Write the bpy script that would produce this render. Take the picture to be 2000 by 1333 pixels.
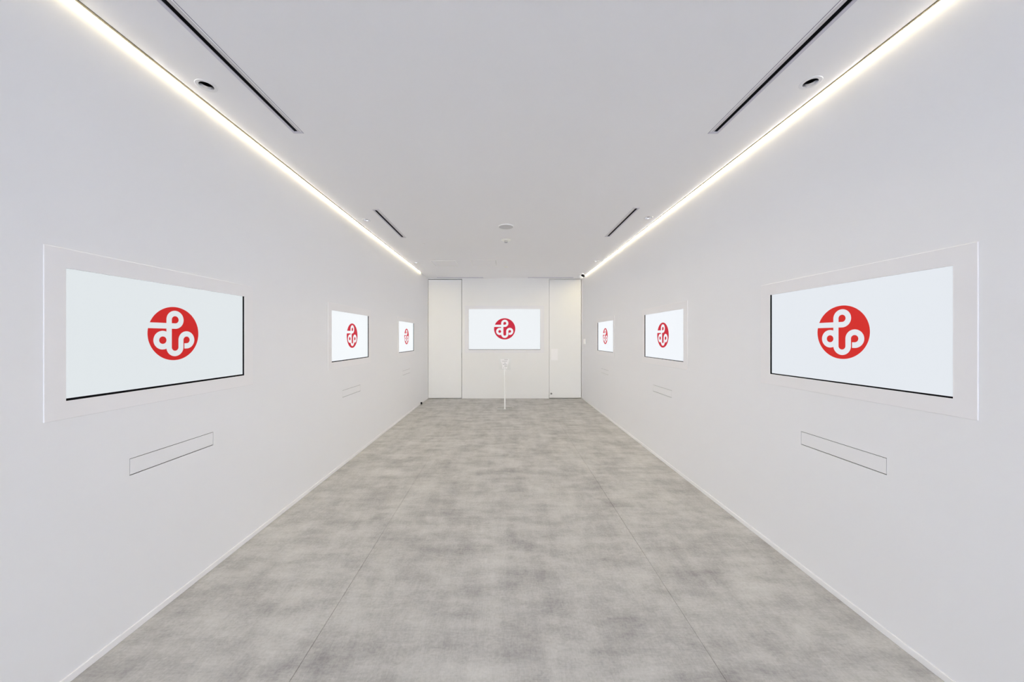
import bpy, bmesh, math
from mathutils import Matrix, Vector

for o in list(bpy.data.objects):
    bpy.data.objects.remove(o, do_unlink=True)
S = bpy.context.scene
COL = S.collection
PI = math.pi

# ------------------------------------------------------------------ camera
CAM_H = 1.402
cam_data = bpy.data.cameras.new("camera")
cam_data.sensor_fit = 'HORIZONTAL'
cam_data.sensor_width = 36.0
cam_data.lens = 675.0 / 2000.0 * 36.0
cam_data.shift_x = 15.0 / 2000.0
cam_data.shift_y = -6.0 / 2000.0
cam_data.clip_start = 0.02
cam = bpy.data.objects.new("camera", cam_data)
COL.objects.link(cam)
cam.location = (0, 0, CAM_H)
cam.rotation_euler = (PI / 2, 0, 0)
S.camera = cam

# ------------------------------------------------------------------ daylight, exposure
world = bpy.data.worlds.new("overcast_sky")
S.world = world
world.use_nodes = True
bg = world.node_tree.nodes["Background"]
bg.inputs["Color"].default_value = (0.83, 0.905, 1.0, 1)
bg.inputs["Strength"].default_value = 14.0

LED_COLOR = (1.0, 0.85, 0.50)
LED_STRENGTH = 600.0
FILL_COLOR = (1.0, 0.95, 0.87)  # unseen lamps added in the coves to fill the room
FILL_POWER = 13.0

# light portal in the open shop front behind the camera (guides sky sampling, gives no light of its own)
pd = bpy.data.lights.new("sky_portal", 'AREA')
pd.shape = 'RECTANGLE'
pd.size, pd.size_y = 3.45, 2.70
pd.cycles.is_portal = True
portal = bpy.data.objects.new("sky_portal", pd)
COL.objects.link(portal)
portal.location = (0.01, -8.13, 1.35)
portal.rotation_euler = (PI / 2, 0, PI)

S.view_settings.view_transform = 'Standard'
S.view_settings.look = 'None'
S.view_settings.exposure = 0.0
S.view_settings.gamma = 1.0
S.view_settings.use_curve_mapping = False
S.cycles.max_bounces = 16
S.cycles.diffuse_bounces = 12
S.cycles.sample_clamp_indirect = 8.0

# ------------------------------------------------------------------ room numbers
XL, XR = -1.775, 1.800
YB = 8.0
YF = -8.0
ZC = 2.788
CEIL_L, CEIL_R = -1.745, 1.776        # ceiling edges beside the light slots
SLOT_START, SLOT_L_END, SLOT_R_END = 0.5, 7.33, 7.68

# ------------------------------------------------------------------ materials
def principled(name):
    m = bpy.data.materials.new(name)
    m.use_nodes = True
    return m, m.node_tree, m.node_tree.nodes["Principled BSDF"]

def plain(name, col, rough=0.5, metal=0.0, spec=0.5, var=0.03, scale=30.0):
    """solid colour with a slight procedural variation"""
    m, nt, p = principled(name)
    tc = nt.nodes.new("ShaderNodeTexCoord")
    nz = nt.nodes.new("ShaderNodeTexNoise")
    nz.inputs["Scale"].default_value = scale
    nz.inputs["Detail"].default_value = 3
    nt.links.new(tc.outputs["Object"], nz.inputs["Vector"])
    mx = nt.nodes.new("ShaderNodeMix")
    mx.data_type = 'RGBA'
    mx.inputs["A"].default_value = tuple(c * (1 - var) for c in col) + (1,)
    mx.inputs["B"].default_value = tuple(min(1, c * (1 + var)) for c in col) + (1,)
    nt.links.new(nz.outputs["Fac"], mx.inputs["Factor"])
    nt.links.new(mx.outputs["Result"], p.inputs["Base Color"])
    p.inputs["Roughness"].default_value = rough
    p.inputs["Metallic"].default_value = metal
    p.inputs["Specular IOR Level"].default_value = spec
    return m

def wall_paint(name, col, rough=0.75):
    m, nt, p = principled(name)
    g = nt.nodes.new("ShaderNodeNewGeometry")
    n1 = nt.nodes.new("ShaderNodeTexNoise")
    n1.inputs["Scale"].default_value = 1.1
    n1.inputs["Detail"].default_value = 2
    nt.links.new(g.outputs["Position"], n1.inputs["Vector"])
    mx = nt.nodes.new("ShaderNodeMix")
    mx.data_type = 'RGBA'
    mx.inputs["A"].default_value = tuple(c * 0.992 for c in col) + (1,)
    mx.inputs["B"].default_value = tuple(min(1, c * 1.008) for c in col) + (1,)
    nt.links.new(n1.outputs["Fac"], mx.inputs["Factor"])
    nt.links.new(mx.outputs["Result"], p.inputs["Base Color"])
    n2 = nt.nodes.new("ShaderNodeTexNoise")
    n2.inputs["Scale"].default_value = 260
    n2.inputs["Detail"].default_value = 2
    nt.links.new(g.outputs["Position"], n2.inputs["Vector"])
    b = nt.nodes.new("ShaderNodeBump")
    b.inputs["Strength"].default_value = 0.03
    b.inputs["Distance"].default_value = 0.001
    nt.links.new(n2.outputs["Fac"], b.inputs["Height"])
    nt.links.new(b.outputs["Normal"], p.inputs["Normal"])
    p.inputs["Roughness"].default_value = rough
    p.inputs["Specular IOR Level"].default_value = 0.25
    return m

def floor_vinyl():
    m, nt, p = principled("concrete_look_vinyl")
    g = nt.nodes.new("ShaderNodeNewGeometry")
    def noise(sx, sy, scale, detail, rough, off, dist=0.0):
        mp = nt.nodes.new("ShaderNodeMapping")
        mp.inputs["Scale"].default_value = (sx, sy, 1)
        mp.inputs["Location"].default_value = (off, off * 0.7, 0)
        nt.links.new(g.outputs["Position"], mp.inputs["Vector"])
        n = nt.nodes.new("ShaderNodeTexNoise")
        n.inputs["Scale"].default_value = scale
        n.inputs["Detail"].default_value = detail
        n.inputs["Roughness"].default_value = rough
        n.inputs["Distortion"].default_value = dist
        nt.links.new(mp.outputs["Vector"], n.inputs["Vector"])
        return n.outputs["Fac"]
    def op(kind, a, b):
        n = nt.nodes.new("ShaderNodeMath")
        n.operation = kind
        for i, v in enumerate((a, b)):
            if isinstance(v, (int, float)):
                n.inputs[i].default_value = v
            else:
                nt.links.new(v, n.inputs[i])
        return n.outputs[0]
    blot = noise(1.0, 1.0, 3.2, 8, 0.68, 3.1, 0.3)        # large clouds
    blx = noise(0.45, 1.5, 5.5, 6, 0.65, 7.7)             # streaks across the room
    bly = noise(1.7, 0.5, 5.5, 6, 0.65, 12.4)             # streaks along the room
    fx = noise(6, 60, 3.0, 3, 0.6, 1.3)                   # fine brushed weave
    fy = noise(60, 6, 3.0, 3, 0.6, 5.9)
    grain = noise(1, 1, 75, 4, 0.7, 0.0)
    v = op('ADD', op('MULTIPLY', blot, 0.34), op('MULTIPLY', blx, 0.34))
    v = op('ADD', v, op('MULTIPLY', bly, 0.22))
    v = op('ADD', v, op('MULTIPLY', fx, 0.10))
    v = op('ADD', v, op('MULTIPLY', fy, 0.09))
    v = op('ADD', v, op('MULTIPLY', grain, 0.21))
    ramp = nt.nodes.new("ShaderNodeValToRGB")
    e = ramp.color_ramp.elements
    e[0].position = 0.50; e[0].color = (0.247, 0.241, 0.253, 1)
    e[1].position = 0.80; e[1].color = (0.581, 0.578, 0.579, 1)
    k = e.new(0.60); k.color = (0.368, 0.363, 0.366, 1)
    k = e.new(0.68); k.color = (0.465, 0.462, 0.463, 1)
    nt.links.new(v, ramp.inputs["Fac"])
    nt.links.new(ramp.outputs["Color"], p.inputs["Base Color"])
    b = nt.nodes.new("ShaderNodeBump")
    b.inputs["Strength"].default_value = 0.08
    b.inputs["Distance"].default_value = 0.001
    nt.links.new(v, b.inputs["Height"])
    nt.links.new(b.outputs["Normal"], p.inputs["Normal"])
    p.inputs["Roughness"].default_value = 0.62
    p.inputs["Specular IOR Level"].default_value = 0.3
    return m

def emitter(name, col, strength, gloss=False):
    m, nt, p = principled(name)
    p.inputs["Base Color"].default_value = (0.01, 0.01, 0.01, 1)
    p.inputs["Roughness"].default_value = 0.35
    p.inputs["Specular IOR Level"].default_value = 0.05 if gloss else 0.0
    tc = nt.nodes.new("ShaderNodeTexCoord")
    nz = nt.nodes.new("ShaderNodeTexNoise")
    nz.inputs["Scale"].default_value = 2.0
    nz.inputs["Detail"].default_value = 1
    nt.links.new(tc.outputs["Object"], nz.inputs["Vector"])
    mx = nt.nodes.new("ShaderNodeMix")
    mx.data_type = 'RGBA'
    mx.inputs["A"].default_value = tuple(c * 0.985 for c in col) + (1,)
    mx.inputs["B"].default_value = tuple(c for c in col) + (1,)
    nt.links.new(nz.outputs["Fac"], mx.inputs["Factor"])
    nt.links.new(mx.outputs["Result"], p.inputs["Emission Color"])
    p.inputs["Emission Strength"].default_value = strength
    return m

def clear_acrylic():
    """thin clear sheet: see-through with a weak mirror sheen"""
    m, nt, p = principled("clear_acrylic")
    nt.nodes.remove(p)
    out = nt.nodes["Material Output"]
    tr = nt.nodes.new("ShaderNodeBsdfTransparent")
    tr.inputs["Color"].default_value = (0.985, 0.99, 0.99, 1)
    gl = nt.nodes.new("ShaderNodeBsdfGlossy")
    gl.inputs["Roughness"].default_value = 0.05
    mx = nt.nodes.new("ShaderNodeMixShader")
    mx.inputs["Fac"].default_value = 0.02
    nt.links.new(tr.outputs[0], mx.inputs[1])
    nt.links.new(gl.outputs[0], mx.inputs[2])
    nt.links.new(mx.outputs[0], out.inputs["Surface"])
    return m

M_WALL = wall_paint("white_wall_paint", (0.808, 0.812, 0.838))
M_BACK = wall_paint("white_back_wall_paint", (0.845, 0.842, 0.835))
M_CEIL = wall_paint("white_ceiling_paint", (0.925, 0.922, 0.942))
M_DOOR = plain("white_door_laminate", (0.855, 0.853, 0.848), 0.45, spec=0.4, var=0.01, scale=3)
M_FRAME = plain("white_frame_lacquer", (0.820, 0.814, 0.836), 0.5, spec=0.35, var=0.01, scale=3)
M_SKIRT = plain("white_skirting_vinyl", (0.845, 0.845, 0.865), 0.5, var=0.01, scale=5)
M_PANEL = plain("white_cover_lacquer", (0.808, 0.812, 0.836), 0.6, spec=0.3, var=0.01, scale=5)
M_FLOOR = floor_vinyl()
M_SUB = plain("dark_screed", (0.22, 0.21, 0.205), 0.9)
M_BLACK = plain("black_plastic", (0.004, 0.004, 0.006), 0.6, spec=0.08)
M_DARK = plain("dark_recess_shade", (0.02, 0.02, 0.025), 0.9, spec=0.1)  # near-black stands in for the shade inside gaps, slots and recesses
M_ALU = plain("lavender_grey_aluminium", (0.64, 0.63, 0.71), 0.45, metal=0.1)
M_ALUD = plain("dark_lavender_and_shadow", (0.36, 0.35, 0.42), 0.5, metal=0.1)
M_BLADE = plain("pale_diffuser_blade", (0.62, 0.60, 0.62), 0.5)
M_LIP = plain("taupe_aluminium_lip", (0.15, 0.125, 0.09), 0.6, metal=0.0, spec=0.2)
M_RING = plain("white_trim_ring", (0.84, 0.84, 0.86), 0.5, var=0.01)
M_WHITE = plain("white_plastic", (0.93, 0.93, 0.925), 0.4, var=0.01)
M_IVORY = plain("ivory_plastic", (0.90, 0.89, 0.84), 0.45, var=0.01)
M_CHROME = plain("satin_chrome", (0.94, 0.94, 0.96), 0.22, metal=1.0, var=0.01)
M_GRILLE = plain("grey_grille", (0.60, 0.60, 0.62), 0.6)
M_STEEL = plain("dull_steel", (0.25, 0.24, 0.23), 0.4, metal=0.8)
M_PRINT = plain("grey_print", (0.16, 0.155, 0.17), 0.7)
M_PAPER = plain("white_card", (0.92, 0.91, 0.92), 0.7, var=0.01)
M_ACRYL = clear_acrylic()
M_EDGE = plain("cut_acrylic_edge", (0.35, 0.335, 0.31), 0.4)
M_PAVE = plain("grey_pavement", (0.42, 0.42, 0.43), 0.8, var=0.1, scale=8)
M_LED = emitter("warm_white_light_strip", LED_COLOR, LED_STRENGTH)

# ------------------------------------------------------------------ mesh helpers
def link(name, bm, mats, parent=None, smooth=False):
    bmesh.ops.recalc_face_normals(bm, faces=bm.faces[:])
    me = bpy.data.meshes.new(name)
    bm.to_mesh(me)
    bm.free()
    if not isinstance(mats, (list, tuple)):
        mats = [mats]
    for mt in mats:
        me.materials.append(mt)
    if smooth:
        for pl in me.polygons:
            pl.use_smooth = True
    o = bpy.data.objects.new(name, me)
    COL.objects.link(o)
    if parent is not None:
        o.parent = parent
    return o

def empty(name, label, cat, loc=(0, 0, 0), rz=0.0, group=None):
    o = bpy.data.objects.new(name, None)
    o.empty_display_size = 0.05
    COL.objects.link(o)
    o.location = loc
    o.rotation_euler = (0, 0, rz)
    o["label"] = label
    o["category"] = cat
    if group:
        o["group"] = group
    return o

def tag(o, label, cat, group=None):
    o["label"] = label
    o["category"] = cat
    if group:
        o["group"] = group
    return o

def struct(o):
    o["kind"] = "structure"
    return o

def copy_tree(o, parent=None):
    c = o.copy()
    COL.objects.link(c)
    if parent is not None:
        c.parent = parent
    for ch in list(o.children):
        copy_tree(ch, c)
    return c

def box(bm, x0, x1, y0, y1, z0, z1, bevel=0.0, seg=1, mat=0):
    vs = [bm.verts.new((x, y, z)) for x in (x0, x1) for y in (y0, y1) for z in (z0, z1)]
    idx = [(0, 1, 3, 2), (4, 6, 7, 5), (0, 4, 5, 1), (2, 3, 7, 6), (0, 2, 6, 4), (1, 5, 7, 3)]
    fs = [bm.faces.new([vs[i] for i in f]) for f in idx]
    for f in fs:
        f.material_index = mat
    if bevel > 0:
        es = set()
        for f in fs:
            es.update(f.edges)
        bmesh.ops.bevel(bm, geom=list(es), offset=bevel, segments=seg, affect='EDGES', profile=0.5)
    return bm

def NB():
    return bmesh.new()

def lathe(bm, prof, n=32, center=(0, 0, 0), axis='Z', mat=0, cap_start=True, cap_end=True):
    """prof: list of (r, h)"""
    rings = []
    for r, h in prof:
        ring = []
        for i in range(n):
            a = 2 * PI * i / n
            c, s = r * math.cos(a), r * math.sin(a)
            if axis == 'Z':
                p = (c, s, h)
            elif axis == 'Y':
                p = (c, h, s)
            else:
                p = (h, c, s)
            ring.append(bm.verts.new(Vector(p) + Vector(center)))
        rings.append(ring)
    for a, b in zip(rings[:-1], rings[1:]):
        for i in range(n):
            f = bm.faces.new((a[i], a[(i + 1) % n], b[(i + 1) % n], b[i]))
            f.material_index = mat
    if cap_start:
        bm.faces.new(rings[0]).material_index = mat
    if cap_end:
        bm.faces.new(rings[-1]).material_index = mat
    return bm

def ring_frame(bm, ox0, ox1, oz0, oz1, ix0, ix1, iz0, iz1, y0, y1, bevel=0.0, inner_mat=0):
    """rectangular ring in the xz plane, front at y0, back at y1 (local: -y faces the room)"""
    out = [(ox0, oz0), (ox1, oz0), (ox1, oz1), (ox0, oz1)]
    inn = [(ix0, iz0), (ix1, iz0), (ix1, iz1), (ix0, iz1)]
    b = bevel
    fo = [(ox0 + b, oz0 + b), (ox1 - b, oz0 + b), (ox1 - b, oz1 - b), (ox0 + b, oz1 - b)]
    L = []
    for pts, y in ((out, y1), (out, y0 + b), (fo, y0), (inn, y0), (inn, y1)):
        L.append([bm.verts.new((x, y, z)) for x, z in pts])
    for k in range(len(L)):
        a, c = L[k], L[(k + 1) % len(L)]
        for i in range(4):
            f = bm.faces.new((a[i], a[(i + 1) % 4], c[(i + 1) % 4], c[i]))
            if k == 3 and i != 2:
                f.material_index = inner_mat
    bmesh.ops.remove_doubles(bm, verts=bm.verts[:], dist=1e-6)
    return bm

def slab_with_holes(name, mp, u0, u1, v0, v1, holes, mat):
    """a slab of wall or ceiling with real rectangular openings; mp(u, v, d) -> point, d 0 front, 1 back"""
    us = sorted({u0, u1} | {h[0] for h in holes} | {h[1] for h in holes})
    vs = sorted({v0, v1} | {h[2] for h in holes} | {h[3] for h in holes})
    us = [u for u in us if u0 - 1e-9 <= u <= u1 + 1e-9]
    vs = [v for v in vs if v0 - 1e-9 <= v <= v1 + 1e-9]
    def solid(i, j):
        if i < 0 or j < 0 or i >= len(us) - 1 or j >= len(vs) - 1:
            return False
        cu, cv = (us[i] + us[i + 1]) / 2, (vs[j] + vs[j + 1]) / 2
        return not any(h[0] < cu < h[1] and h[2] < cv < h[3] for h in holes)
    bm = NB()
    cache = {}
    def V(i, j, d):
        k = (i, j, d)
        if k not in cache:
            cache[k] = bm.verts.new(mp(us[i], vs[j], d))
        return cache[k]
    for i in range(len(us) - 1):
        for j in range(len(vs) - 1):
            if not solid(i, j):
                continue
            for d in (0, 1):
                bm.faces.new((V(i, j, d), V(i + 1, j, d), V(i + 1, j + 1, d), V(i, j + 1, d)))
            if not solid(i - 1, j):
                bm.faces.new((V(i, j, 0), V(i, j + 1, 0), V(i, j + 1, 1), V(i, j, 1)))
            if not solid(i + 1, j):
                bm.faces.new((V(i + 1, j, 0), V(i + 1, j + 1, 0), V(i + 1, j + 1, 1), V(i + 1, j, 1)))
            if not solid(i, j - 1):
                bm.faces.new((V(i, j, 0), V(i + 1, j, 0), V(i + 1, j, 1), V(i, j, 1)))
            if not solid(i, j + 1):
                bm.faces.new((V(i, j + 1, 0), V(i + 1, j + 1, 0), V(i + 1, j + 1, 1), V(i, j + 1, 1)))
    return struct(link(name, bm, mat))

# ------------------------------------------------------------------ measured layout
# displays: side, opening (along the wall), frame outside, opening z, frame z, screen brightness, label
KR = 1.0028
DISP = [
    ('L', 1.397, 2.353, 1.330, 2.435, 1.147, 1.685, 1.074, 1.763),
    ('L', 3.547, 4.511, 3.477, 4.590, 1.150, 1.688, 1.075, 1.765),
    ('L', 5.806, 6.769, 5.740, 6.850, 1.150, 1.688, 1.075, 1.765),
    ('R', 1.380, 2.328, 1.308, 2.413, 1.159, 1.693, 1.088, 1.768),
    ('R', 3.459, 4.415, 3.382, 4.494, 1.160, 1.696, 1.086, 1.770),
    ('R', 5.694, 6.639, 5.617, 6.725, 1.160, 1.696, 1.086, 1.770),
    ('B', -0.8237, 0.833, -0.915, 0.920, 1.129, 2.072, 1.058, 2.145),
]
PANELS = [  # side, y0, y1, z0, z1
    ('L', 1.637, 2.108, 0.748, 0.829),
    ('L', 3.790, 4.264, 0.746, 0.825),
    ('L', 6.040, 6.515, 0.746, 0.823),
    ('R', 1.622, 2.091, 0.755, 0.836),
    ('R', 3.706, 4.178, 0.757, 0.836),
    ('R', 5.954, 6.414, 0.757, 0.836),
]
DOWNLIGHTS = [(-1.636, 1.898), (-1.620, 4.063), (-1.624, 6.36),
              (1.662, 1.876), (1.661, 3.985), (1.656, 6.237)]
AIRBARS = [(-1.3905, 0.45, 2.339, 1), (-1.391, 3.727, 4.769, 1),
           (1.412, 0.45, 2.342, -1), (1.408, 3.675, 4.730, -1)]
HATCHES = [(-1.328, -0.876, 6.190, 6.654), (-0.610, -0.140, 6.140, 6.654)]
DOORSLOTS = [(-1.545, -0.483), (0.540, 1.584)]
DISP = [(d[0],) + (tuple(v * KR for v in d[1:5]) if d[0] == 'R' else d[1:5]) + d[5:] for d in DISP]
PANELS = [(p[0],) + (tuple(v * KR for v in p[1:3]) if p[0] == 'R' else p[1:3]) + p[3:] for p in PANELS]
AW = 0.070

# ------------------------------------------------------------------ setting
TH = 0.12
def side_holes(s):
    hs = []
    for d in DISP:
        if d[0] == s:
            hs.append((d[1] - 0.02, d[2] + 0.02, d[5] - 0.02, d[6] + 0.02))
    for p in PANELS:
        if p[0] == s:
            hs.append(p[1:])
    return hs

slab_with_holes("wall_left", lambda u, v, d: (XL - d * TH, u, v), YF, YB, 0.0, ZC + 0.12, side_holes('L'), M_WALL)
slab_with_holes("wall_right", lambda u, v, d: (XR + d * TH, u, v), YF, YB, 0.0, ZC + 0.12, side_holes('R'), M_WALL)
D1 = (-1.766, -0.980, 0.0, 2.766)
D2 = (1.038, 1.788, 0.0, 2.764)
slab_with_holes("wall_back", lambda u, v, d: (u, YB + d * TH, v), XL - TH, XR + TH, 0.0, ZC + 0.12,
                [(-0.8437, 0.853, 1.109, 2.092), D1, D2], M_BACK)
# the street end behind the camera: a header over a full-width open shop front
slab_with_holes("wall_front", lambda u, v, d: (u, YF - d * TH, v), XL - TH, XR + TH, 0.0, ZC + 0.12,
                [(XL + 0.06, XR - 0.06, 0.0, 2.70)], M_WALL)

ch = [(XL, CEIL_L, SLOT_START, SLOT_L_END), (CEIL_R, XR, SLOT_START, SLOT_R_END)]
for x, y in DOWNLIGHTS:
    ch.append((x - 0.033, x + 0.033, y - 0.033, y + 0.033))
for x, y0, y1, s in AIRBARS:
    ch.append((x - AW / 2 + 0.012, x + AW / 2 - 0.012, y0 + 0.012, y1 - 0.012))
for x0, x1, y0, y1 in HATCHES:
    ch.append((x0 + 0.006, x1 - 0.006, y0 + 0.006, y1 - 0.006))
for x0, x1 in DOORSLOTS:
    ch.append((x0 + 0.01, x1 - 0.01, 7.90, 7.955))
slab_with_holes("ceiling", lambda u, v, d: (u, v, ZC + d * 0.03), XL, XR, YF, YB, ch, M_CEIL)
bm = NB()
box(bm, XL - TH, XR + TH, YF - TH, YB + TH + 0.3, ZC + 0.12, ZC + 0.2)
struct(link("trim_1", bm, M_DARK))           # the slab above the suspended ceiling

# floor: screed with three long sheets of vinyl welded side by side
bm = NB()
box(bm, XL - TH, XR + TH, YF - TH, YB + TH + 0.3, -0.12, -0.003)
floor = struct(link("floor", bm, M_SUB))
for x0, x1 in ((XL, -0.8764), (-0.8748, 0.9061), (0.9077, XR)):
    bm = NB()
    box(bm, x0, x1, YF, YB + 0.06, -0.003, 0.0, 0.0006)
    link("vinyl_sheet", bm, M_FLOOR, floor)

bm = NB()
box(bm, -9, 9, -20, YF - TH, -0.14, -0.02)
struct(link("ground", bm, M_PAVE))

for nm, x0, x1 in (("baseboard_left", XL, XL + 0.009), ("baseboard_right", XR - 0.009, XR)):
    bm = NB()
    box(bm, x0, x1, YF, YB, 0.0, 0.032, 0.002)
    struct(link(nm, bm, M_SKIRT))

# doors in the back wall
def door(name, hole, x0, x1, z0, z1):
    bm = NB()
    box(bm, hole[0] - 0.02, hole[1] + 0.02, YB + TH, YB + TH + 0.02, 0.0, hole[3] + 0.02)
    bm2 = NB()
    box(bm2, x0, x1, YB + 0.002, YB + 0.042, z0, z1, 0.0015)
    d = struct(link(name, bm2, M_DOOR))
    link("door_backing", bm, M_DARK, d)
    return d

d1 = door("door_1", D1, -1.758, -0.990, 0.010, 2.752)
bm = NB()      # slim recessed pull let into the free edge
box(bm, -0.9915, -0.9795, YB - 0.001, YB + 0.02, 0.940, 1.045, 0.001)
link("edge_pull", bm, M_STEEL, d1)
d2 = door("door_2", D2, 1.044, 1.776, 0.012, 2.756)
bm = NB()
box(bm, 1.082, 1.236, YB - 0.004, YB + 0.002, 0.885, 1.148, 0.0015)
link("push_plate", bm, M_PAPER, d2)
bm = NB()
lathe(bm, [(0.021, 0.003), (0.021, -0.004), (0.018, -0.007), (0.007, -0.007), (0.006, -0.004)], 24, (1.088, YB, 0.112), 'Y')
link("door_lock", bm, M_STEEL, d2)

# ------------------------------------------------------------------ displays
STROKE = 0.1025
def emblem_mesh(cx, cz, R, y_red, y_white):
    """red disc with a white looping line; local xz plane"""
    bm = NB()
    n = 96
    disc = [bm.verts.new((cx + R * math.cos(2 * PI * i / n), y_red, cz + R * math.sin(2 * PI * i / n))) for i in range(n)]
    bm.faces.new(disc).material_index = 0
    def ribbon(pts):
        L, Rr = [], []
        m = len(pts)
        for i, (x, z) in enumerate(pts):
            a = pts[max(i - 1, 0)]
            b = pts[min(i + 1, m - 1)]
            dx, dz = b[0] - a[0], b[1] - a[1]
            l = math.hypot(dx, dz)
            nx, nz = -dz / l, dx / l
            L.append(bm.verts.new((cx + R * (x + nx * STROKE), y_white, cz + R * (z + nz * STROKE))))
            Rr.append(bm.verts.new((cx + R * (x - nx * STROKE), y_white, cz + R * (z - nz * STROKE))))
        for i in range(m - 1):
            bm.faces.new((L[i], Rr[i], Rr[i + 1], L[i + 1])).material_index = 1
    def arc(x, z, r, a0, a1, k=36):
        return [(x + r * math.cos(math.radians(a0 + (a1 - a0) * i / k)), z + r * math.sin(math.radians(a0 + (a1 - a0) * i / k))) for i in range(k + 1)]
    p1 = [(-1.03, 0.2825), (-0.4, 0.2825), (-0.05, 0.2825)] + arc(0.013, 0.52, 0.2375, -90, 180) + [(-0.2245, 0.45)]
    ribbon(p1)
    p2 = [(-0.2245, 0.52), (-0.2245, 0.1), (-0.2245, -0.45)] + arc(0.010, -0.515, 0.2345, 180, 360) + [(0.2445, -0.45), (0.2445, -0.3)] \
        + arc(0.478, -0.24, 0.2335, 180, -90) + [(0.45, -0.4735), (0.385, -0.4735)]
    ribbon(p2)
    ribbon(arc(-0.46, -0.245, 0.2375, 0, 360, 56))
    bmesh.ops.recalc_face_normals(bm, faces=bm.faces[:])
    return bm

RZ = {'L': PI / 2, 'R': -PI / 2, 'B': 0.0}
def wall_display(d, white, red, label, group, er, eds, edz):
    side, o0, o1, f0, f1, oz0, oz1, fz0, fz1 = d
    if side == 'L':
        loc = (XL, (o0 + o1) / 2, oz0)
        conv = lambda y: y - (o0 + o1) / 2
        sgn = 1
    elif side == 'R':
        loc = (XR, (o0 + o1) / 2, oz0)
        conv = lambda y: (o0 + o1) / 2 - y
        sgn = -1
    else:
        loc = ((o0 + o1) / 2, YB, oz0)
        conv = lambda y: y - (o0 + o1) / 2
        sgn = 1
    t = empty("wall_display", label, "screen", loc, RZ[side], group)
    a, b = sorted((conv(o0), conv(o1)))
    fa, fb = sorted((conv(f0), conv(f1)))
    H = oz1 - oz0
    bm = NB()
    ring_frame(bm, fa, fb, fz0 - oz0, fz1 - oz0, a, b, 0, H, -0.0035, 0.0, 0.001, 1)
    # inner return of the frame, black edged, lining the opening
    ring_frame(bm, a - 0.012, b + 0.012, -0.012, H + 0.012, a, b, 0, H, 0.0, 0.012, 0.0, 1)
    link("frame", bm, [M_FRAME, M_BLACK], t)
    bm = NB()
    box(bm, a - 0.018, b + 0.018, 0.0075, 0.05, -0.018, H + 0.018)
    link("bezel", bm, M_BLACK, t)
    bm = NB()
    bz = 0.006 if side == 'R' else 0.0085
    box(bm, a - 0.010, b - 0.001, 0.0065, 0.0078, bz, H + 0.010)
    if side == 'R':
        for v in bm.verts:
            v.co.x = v.co.x + 0.011
    sc = link("screen", bm, white, t)
    cx, cz = eds * sgn, H / 2 + edz
    em = link("emblem", emblem_mesh(cx, cz, er, 0.0062, 0.0059), [red, white], sc)
    em["label"] = "red disc emblem with a white looping line"
    return t

def screen_mats(name, w, r):
    return emitter(name + "_white", w, 1.0, True), emitter(name + "_red", r, 1.0, True)

def lin(*c):
    return tuple(((v / 255 + 0.055) / 1.055) ** 2.4 if v > 10 else v / 3294.6 for v in c)

MS_L1 = screen_mats("left_near_screen", lin(225, 231, 234), lin(203, 34, 34))
MS_R1 = screen_mats("right_near_screen", lin(229, 234, 240), lin(211, 42, 38))
MS_L2 = screen_mats("left_middle_screen", lin(243, 247, 250), lin(200, 30, 52))
MS_R2 = screen_mats("right_middle_screen", lin(241, 245, 250), lin(200, 30, 52))
MS_B = screen_mats("back_screen", lin(238, 242, 245), lin(200, 32, 58))
G = "screens along the side walls"
wall_display(DISP[0], *MS_L1, "white framed screen with red emblem, nearest of three on the left wall", G, 0.1435, -0.0065, 0.0095)
wall_display(DISP[1], *MS_L2, "white framed screen with red emblem, middle of three on the left wall", G, 0.143, 0.020, 0.0095)
wall_display(DISP[2], *MS_L2, "white framed screen with red emblem, farthest of three on the left wall", G, 0.143, 0.014, 0.0095)
wall_display(DISP[3], *MS_R1, "white framed screen with red emblem, nearest of three on the right wall", G, 0.143, -0.009, 0.0065)
wall_display(DISP[4], *MS_R2, "white framed screen with red emblem, middle of three on the right wall", G, 0.143, -0.009, 0.0065)
wall_display(DISP[5], *MS_R2, "white framed screen with red emblem, farthest of three on the right wall", G, 0.143, 0.0, 0.0065)
wall_display(DISP[6], *MS_B, "large white framed screen with red emblem between the two doors on back wall", None, 0.246, 0.003, 0.012)

# ------------------------------------------------------------------ flush covers under the side screens
def cover(p, label):
    side, y0, y1, z0, z1 = p
    w, h = (y1 - y0), z1 - z0
    x = XL if side == 'L' else XR
    t = empty("access_panel", label, "panel", (x, (y0 + y1) / 2, z0), RZ[side], "flush covers below the side screens")
    bm = NB()
    box(bm, -w / 2 + 0.0022, w / 2 - 0.0022, 0.0, 0.004, 0.0042, h - 0.003, 0.0004)
    link("cover", bm, M_PANEL, t)
    bm = NB()
    box(bm, -w / 2 - 0.01, w / 2 + 0.01, TH, TH + 0.01, -0.01, h + 0.01)
    box(bm, -w / 2 + 0.0005, w / 2 - 0.0005, 0.0055, 0.009, 0.0005, h - 0.0005)  # dark plate close behind the cover, its colour deepens the gap's shade
    link("shade_backing", bm, M_DARK, t)
for p, l in zip(PANELS, (
        "flush white rectangular cover under nearest left wall screen",
        "flush white rectangular cover under middle left wall screen",
        "flush white rectangular cover under farthest left wall screen",
        "flush white rectangular cover under nearest right wall screen",
        "flush white rectangular cover under middle right wall screen",
        "flush white rectangular cover under farthest right wall screen")):
    cover(p, l)

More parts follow.
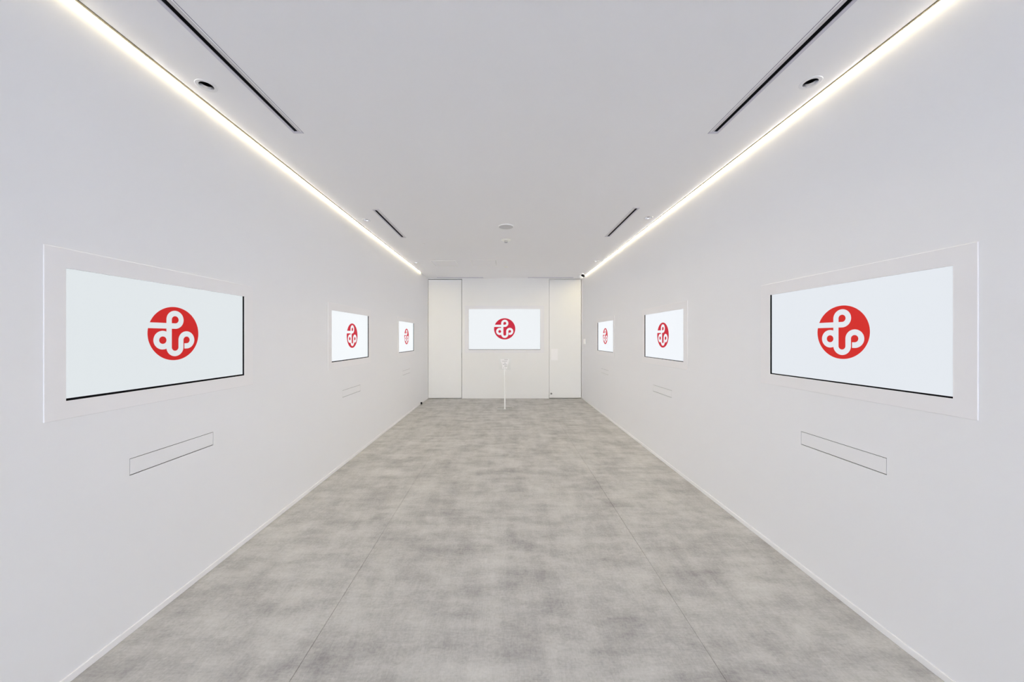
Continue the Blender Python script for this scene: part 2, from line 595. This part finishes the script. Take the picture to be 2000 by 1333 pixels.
# ------------------------------------------------------------------ cove light lines
LED_W = 0.0032
def cove(label, wall_x, edge_x, y0, y1, splits):
    s = 1 if edge_x > wall_x else -1       # direction into the room
    t = empty("cove_light", label, "light", (wall_x, y0, ZC), 0.0, "cove lights over the side walls")
    W = abs(edge_x - wall_x)
    L = y1 - y0
    def bx(bm, n0, n1, a, b, z0, z1, bev=0.0):
        x0, x1 = sorted((s * n0, s * n1))
        box(bm, x0, x1, a, b, z0, z1, bev)
    bm = NB()
    bx(bm, 0.0, W + 0.012, 0, L, 0.060, 0.064)
    bx(bm, W + 0.008, W + 0.012, 0, L, 0.031, 0.060)
    bx(bm, 0.0, W, L, L + 0.004, 0.031, 0.064)
    bx(bm, 0.0, W, -0.004, 0, 0.031, 0.064)
    link("housing", bm, M_WHITE, t)
    bm = NB()
    vs = [bm.verts.new(c) for c in ((s * 0.0006, 0.0, 0.0022), (s * LED_W, 0.0, 0.0022), (s * LED_W, L - 0.001, 0.0022), (s * 0.0006, L - 0.001, 0.0022))]
    bm.faces.new(vs)
    link("diffuser", bm, M_LED, t)
    # added fill light, no real part of the lamp; throws light into the room
    ld = bpy.data.lights.new("cove_fill_light", 'AREA')
    ld.shape = 'RECTANGLE'
    ld.size, ld.size_y = 0.003, L - 0.02
    ld.energy = FILL_POWER
    ld.color = FILL_COLOR
    ld.spread = math.radians(84)
    lo = bpy.data.objects.new("cove_fill_light", ld)
    COL.objects.link(lo)
    lo.parent = t
    lo.location = (s * 0.0065, L / 2, -0.0014)
    lo.rotation_euler = (0, -s * math.radians(64), 0)
    bm = NB()
    bx(bm, LED_W + 0.0003, W - 0.0143, 0, L - 0.001, 0.0025, 0.012)
    link("carrier", bm, M_WHITE, t)
    ys = [0.0] + [q - y0 for q in splits] + [L]
    for i in range(len(ys) - 1):
        bm = NB()
        dz = -0.0009 if i == 0 else -0.0003
        bx(bm, W - 0.014, W - 0.0036, ys[i] + 0.001, ys[i + 1] - 0.001, dz, 0.014, 0.0005)
        link("lip", bm, M_LIP, t)
cove("warm white light line along the top of the left wall", XL, CEIL_L, SLOT_START, SLOT_L_END, [1.72])
cove("warm white light line along the top of the right wall", XR, CEIL_R, SLOT_START, SLOT_R_END, [1.72])

# ------------------------------------------------------------------ ceiling air bars
def airbar(x, y0, y1, s, label):
    """s = +1: dark slot on the left side, pale blade on the right"""
    L = y1 - y0
    t = empty("air_diffuser", label, "vent", (x, y0, ZC), 0.0, "long air slots in the ceiling")
    w = AW / 2
    bm = NB()
    def bx(n0, n1, a, b, z0, z1, bev=0.0008):
        a0, a1 = sorted((s * n0, s * n1))
        box(bm, a0, a1, a, b, z0, z1, bev)
    bx(-w, -w + 0.017, 0, L, -0.002, 0.003)
    bx(-w + 0.0165, w - 0.0045, 0, 0.020, -0.002, 0.003)
    bx(-w + 0.0165, w - 0.0045, L - 0.020, L, -0.002, 0.003)
    link("frame", bm, M_ALU, t)
    bm = NB()
    bx(w - 0.031, w - 0.0045, 0.0205, L - 0.0205, 0.0005, 0.05)
    link("blade", bm, M_BLADE, t)
    bm = NB()
    bx(w - 0.004, w, 0, L, -0.0015, 0.003)  # shadow line along the bar's edge, put into the strip's colour
    link("edge_shadow", bm, M_ALUD, t)
    bm = NB()
    bx(-w + 0.0125, w - 0.0125, 0.0125, L - 0.0125, 0.055, 0.058, 0)
    bx(-w + 0.0125, -w + 0.0165, 0.0125, L - 0.0125, 0.0032, 0.055, 0)
    bx(-w + 0.0125, w - 0.0125, L - 0.019, L - 0.0125, 0.0032, 0.055, 0)
    link("plenum", bm, M_DARK, t)
for a, l in zip(AIRBARS, (
        "long slim ceiling air slot at upper left, nearer the viewer",
        "shorter slim ceiling air slot on the left, farther from the viewer",
        "long slim ceiling air slot at upper right, nearer the viewer",
        "shorter slim ceiling air slot on the right, farther from the viewer")):
    airbar(*a, l)

for (x0, x1), l in zip(DOORSLOTS, ("thin grey ceiling slot above the left back door",
                                   "thin grey ceiling slot above the right back door")):
    t = empty("door_air_slot", l, "vent", (x0, 7.885, ZC), 0.0, "grey ceiling slots by the back wall")
    w = x1 - x0
    bm = NB()
    box(bm, 0, w, 0, 0.017, -0.003, 0.012, 0.0008)
    box(bm, 0, w, 0.068, 0.085, -0.003, 0.012, 0.0008)
    box(bm, 0, 0.012, 0.0172, 0.0678, -0.003, 0.012, 0.0008)
    box(bm, w - 0.012, w, 0.0172, 0.0678, -0.003, 0.012, 0.0008)
    link("frame", bm, M_ALU, t)
    bm = NB()
    box(bm, 0.0122, w - 0.0122, 0.021, 0.064, -0.001, 0.025, 0.0008)
    link("blade", bm, M_ALU, t)
    bm = NB()
    box(bm, 0.012, w - 0.012, 0.016, 0.069, 0.045, 0.05)
    link("plenum", bm, M_DARK, t)

# ------------------------------------------------------------------ ceiling hatches
for (x0, x1, y0, y1), l in zip(HATCHES, ("square flush ceiling hatch on the left, nearer the left wall",
                                         "square flush ceiling hatch beside the other, nearer the room's middle")):
    t = empty("ceiling_hatch", l, "hatch", (x0, y0, ZC), 0.0, "flush hatches in the ceiling")
    w, h = x1 - x0, y1 - y0
    bm = NB()
    box(bm, 0, w, 0, 0.012, -0.0045, 0.01, 0.001)
    box(bm, 0, w, h - 0.012, h, -0.0045, 0.01, 0.001)
    box(bm, 0, 0.012, 0.0122, h - 0.0122, -0.0045, 0.01, 0.001)
    box(bm, w - 0.012, w, 0.0122, h - 0.0122, -0.0045, 0.01, 0.001)
    link("frame", bm, M_WHITE, t)
    bm = NB()
    box(bm, 0.016, w - 0.016, 0.016, h - 0.016, -0.0005, 0.012, 0.0008)
    link("lid", bm, M_CEIL, t)
    bm = NB()
    box(bm, 0.007, w - 0.007, 0.007, h - 0.007, 0.014, 0.018)
    link("backing", bm, M_DARK, t)

# ------------------------------------------------------------------ downlights
def make_downlight(label):
    t = empty("downlight", label, "light", (0, 0, ZC), 0.0, "small recessed downlights")
    bm = NB()
    lathe(bm, [(0.0505, 0.0), (0.050, -0.0014), (0.048, -0.002), (0.0355, -0.002), (0.0335, -0.001), (0.0335, 0.006), (0.048, 0.006)], 40, cap_start=False, cap_end=False)
    link("trim_ring", bm, M_RING, t, smooth=False)
    bm = NB()
    lathe(bm, [(0.0334, -0.001), (0.0322, 0.007), (0.0300, 0.0145)], 40, cap_start=False, cap_end=False)
    link("reflector", bm, M_CHROME, t, smooth=True)
    bm = NB()
    lathe(bm, [(0.0302, 0.0143), (0.0300, 0.0145), (0.0290, 0.060), (0.0285, 0.0605)], 40, cap_start=False)
    lathe(bm, [(0.0345, 0.0065), (0.0345, 0.075), (0.034, 0.075)], 24, cap_start=False)
    link("lamp_holder", bm, M_BLACK, t)
    return t
DL = ("small round downlight nearest the viewer in the left ceiling row",
      "small round downlight in the middle of the left ceiling row",
      "small round downlight farthest away in the left ceiling row",
      "small round downlight nearest the viewer in the right ceiling row",
      "small round downlight in the middle of the right ceiling row",
      "small round downlight farthest away in the right ceiling row")
dl0 = make_downlight(DL[0])
for i, (x, y) in enumerate(DOWNLIGHTS):
    d = dl0 if i == 0 else copy_tree(dl0)
    d.location = (x, y, ZC)
    d["label"] = DL[i]

# ------------------------------------------------------------------ mid-ceiling fittings
t = empty("ceiling_speaker", "flat round ceiling fitting with white rim and grey face", "speaker", (0.021, 4.285, ZC))
bm = NB()
lathe(bm, [(0.096, 0.0), (0.0955, -0.004), (0.091, -0.011), (0.089, -0.0115), (0.0885, -0.009), (0.0885, 0.0)], 48, cap_start=False, cap_end=False)
link("rim", bm, M_WHITE, t)
bm = NB()
lathe(bm, [(0.0883, -0.001), (0.0883, -0.010), (0.05, -0.0112), (0.002, -0.0118)], 48)
link("grille", bm, M_GRILLE, t)

t = empty("smoke_detector", "small white domed smoke detector hanging behind the round ceiling fitting", "detector", (0.024, 4.876, ZC))
bm = NB()
lathe(bm, [(0.066, 0.0), (0.066, -0.005), (0.062, -0.009), (0.052, -0.013), (0.040, -0.019), (0.030, -0.020)], 40)
link("base", bm, M_IVORY, t)
bm = NB()
lathe(bm, [(0.0265, -0.0195), (0.0265, -0.030)], 24)
link("chamber", bm, M_BLACK, t)
bm = NB()
for k in range(8):
    a = 2 * PI * (k + 0.5) / 8
    c, s = math.cos(a), math.sin(a)
    box(bm, -0.0045, 0.0045, -0.002, 0.002, -0.030, -0.0195)
    for v in bm.verts[-8:]:
        x, y = v.co.x, v.co.y
        v.co.x = 0.0295 * c - y * c - x * s * 1.0
        v.co.y = 0.0295 * s - y * s + x * c * 1.0
link("vent_posts", bm, M_IVORY, t)
bm = NB()
lathe(bm, [(0.031, -0.0295), (0.031, -0.034), (0.026, -0.037)], 32, cap_end=False)
lathe(bm, [(0.026, -0.037), (0.020, -0.0385), (0.006, -0.039)], 32, mat=1, cap_start=False)
link("cap", bm, [M_IVORY, M_ALUD], t)

bm = NB()
lathe(bm, [(0.041, 0.0), (0.041, -0.003), (0.039, -0.005), (0.01, -0.006)], 32)
o = link("sprinkler_cover", bm, M_IVORY)
o.location = (0.033, 6.74, ZC)
tag(o, "small round ceiling cap near the back wall beside the hatches", "ceiling cap")
bm = NB()
lathe(bm, [(0.020, 0.0), (0.020, -0.002), (0.017, -0.004), (0.006, -0.004)], 24)
o = link("ceiling_sensor", bm, M_WHITE)
o.location = (-1.185, 5.09, ZC)
tag(o, "tiny white ceiling button beyond the farther left air slot", "ceiling sensor")

# ------------------------------------------------------------------ security camera
t = empty("security_camera", "small white security camera with black lens in the right back ceiling corner", "camera", (1.660, 7.46, ZC))
bm = NB()
lathe(bm, [(0.052, 0.0), (0.052, -0.010), (0.046, -0.016), (0.018, -0.018), (0.014, -0.024), (0.014, -0.034)], 32)
link("mount", bm, M_WHITE, t)
bm = NB()
bmesh.ops.create_uvsphere(bm, u_segments=32, v_segments=20, radius=0.046,
                          matrix=Matrix.Translation((0.0, 0.0, -0.068)))
link("housing", bm, M_WHITE, t, smooth=True)
bm = NB()
bmesh.ops.create_uvsphere(bm, u_segments=28, v_segments=16, radius=0.5,
                          matrix=Matrix.Translation((0.030, -0.022, -0.048)) @ Matrix.Diagonal((0.092, 0.080, 0.056, 1)))
lens = link("lens_dome", bm, M_BLACK, t, smooth=True)

# ------------------------------------------------------------------ wall switch, door stop
t = empty("wall_switch", "small white wall box on the right wall beside the back door", "switch", (XR, 7.71, 1.262), -PI / 2)
bm = NB()
box(bm, -0.066, 0.066, -0.032, 0.0, 0.0, 0.118, 0.003, 2)
link("body", bm, M_WHITE, t)
bm = NB()
box(bm, -0.040, 0.040, -0.035, -0.0315, 0.030, 0.088, 0.0015)
link("rocker", bm, M_WHITE, t)

t = empty("door_stop", "tiny black door stop on the floor at the left wall's foot", "door stop", (-1.734, 7.23, 0))
bm = NB()
lathe(bm, [(0.017, 0.0), (0.017, 0.006), (0.0135, 0.010), (0.0135, 0.030)], 24)
link("post", bm, M_STEEL, t)
bm = NB()
lathe(bm, [(0.0165, 0.020), (0.018, 0.024), (0.018, 0.052), (0.014, 0.057), (0.005, 0.058)], 24)
link("rubber_cap", bm, M_BLACK, t)

# ------------------------------------------------------------------ sign stand
t = empty("sign_stand", "slim white sign stand on clear base in front of the back screen", "sign", (0.010, 6.785, 0))
bm = NB()
box(bm, -0.152, 0.152, -0.150, 0.165, 0.0003, 0.005)
bm.normal_update()
top = [f for f in bm.faces if f.normal.z > 0.5] or [max(bm.faces, key=lambda f: f.calc_center_median().z)]
bmesh.ops.inset_region(bm, faces=top, thickness=0.004)
for f in bm.faces:
    f.material_index = 1
for f in bm.faces:
    if f in top or f.calc_center_median().z < 0.001:
        f.material_index = 0
link("base_plate", bm, [M_ACRYL, M_EDGE], t)
bm = NB()
lathe(bm, [(0.022, 0.006), (0.022, 0.010), (0.0122, 0.012), (0.0122, 0.772), (0.010, 0.775)], 24)
link("pole", bm, M_WHITE, t)
bm = NB()
box(bm, -0.115, 0.115, -0.018, -0.0145, 0.775, 1.005, 0.001)
pan = link("sign_panel", bm, M_ACRYL, t)
bm = NB()
box(bm, -0.018, 0.018, -0.0143, 0.011, 0.745, 0.80, 0.002)
link("panel_clip", bm, M_WHITE, t)
bm = NB()
pts = [(-0.048, 0.797), (0.044, 0.797), (0.055, 0.875), (0.066, 0.905), (0.086, 0.950), (0.086, 0.990), (-0.086, 0.990), (-0.086, 0.945), (-0.062, 0.905), (-0.054, 0.87)]
f0 = [bm.verts.new((x, -0.0205, z)) for x, z in pts]
f1 = [bm.verts.new((x, -0.0184, z)) for x, z in pts]
bm.faces.new(f0); bm.faces.new(f1)
for i in range(len(pts)):
    j = (i + 1) % len(pts)
    bm.faces.new((f0[i], f0[j], f1[j], f1[i]))
link("card", bm, M_PAPER, pan)
bm = NB()
for x0, x1, z0, z1 in ((-0.012, 0.060, 0.974, 0.981), (-0.05, 0.045, 0.942, 0.949), (-0.010, 0.018, 0.904, 0.914),
                       (-0.040, 0.045, 0.880, 0.887), (-0.006, 0.046, 0.845, 0.856), (-0.030, -0.018, 0.812, 0.821), (0.0, 0.022, 0.812, 0.816)):
    n = max(2, int((x1 - x0) / 0.009))
    for k in range(n):
        a = x0 + (x1 - x0) * k / n
        b = a + (x1 - x0) / n * 0.72
        vs = [bm.verts.new(c) for c in ((a, -0.0208, z0), (b, -0.0208, z0), (b, -0.0208, z1), (a, -0.0208, z1))]
        bm.faces.new(vs)
link("printed_lines", bm, M_PRINT, pan)["kind"] = "stuff"
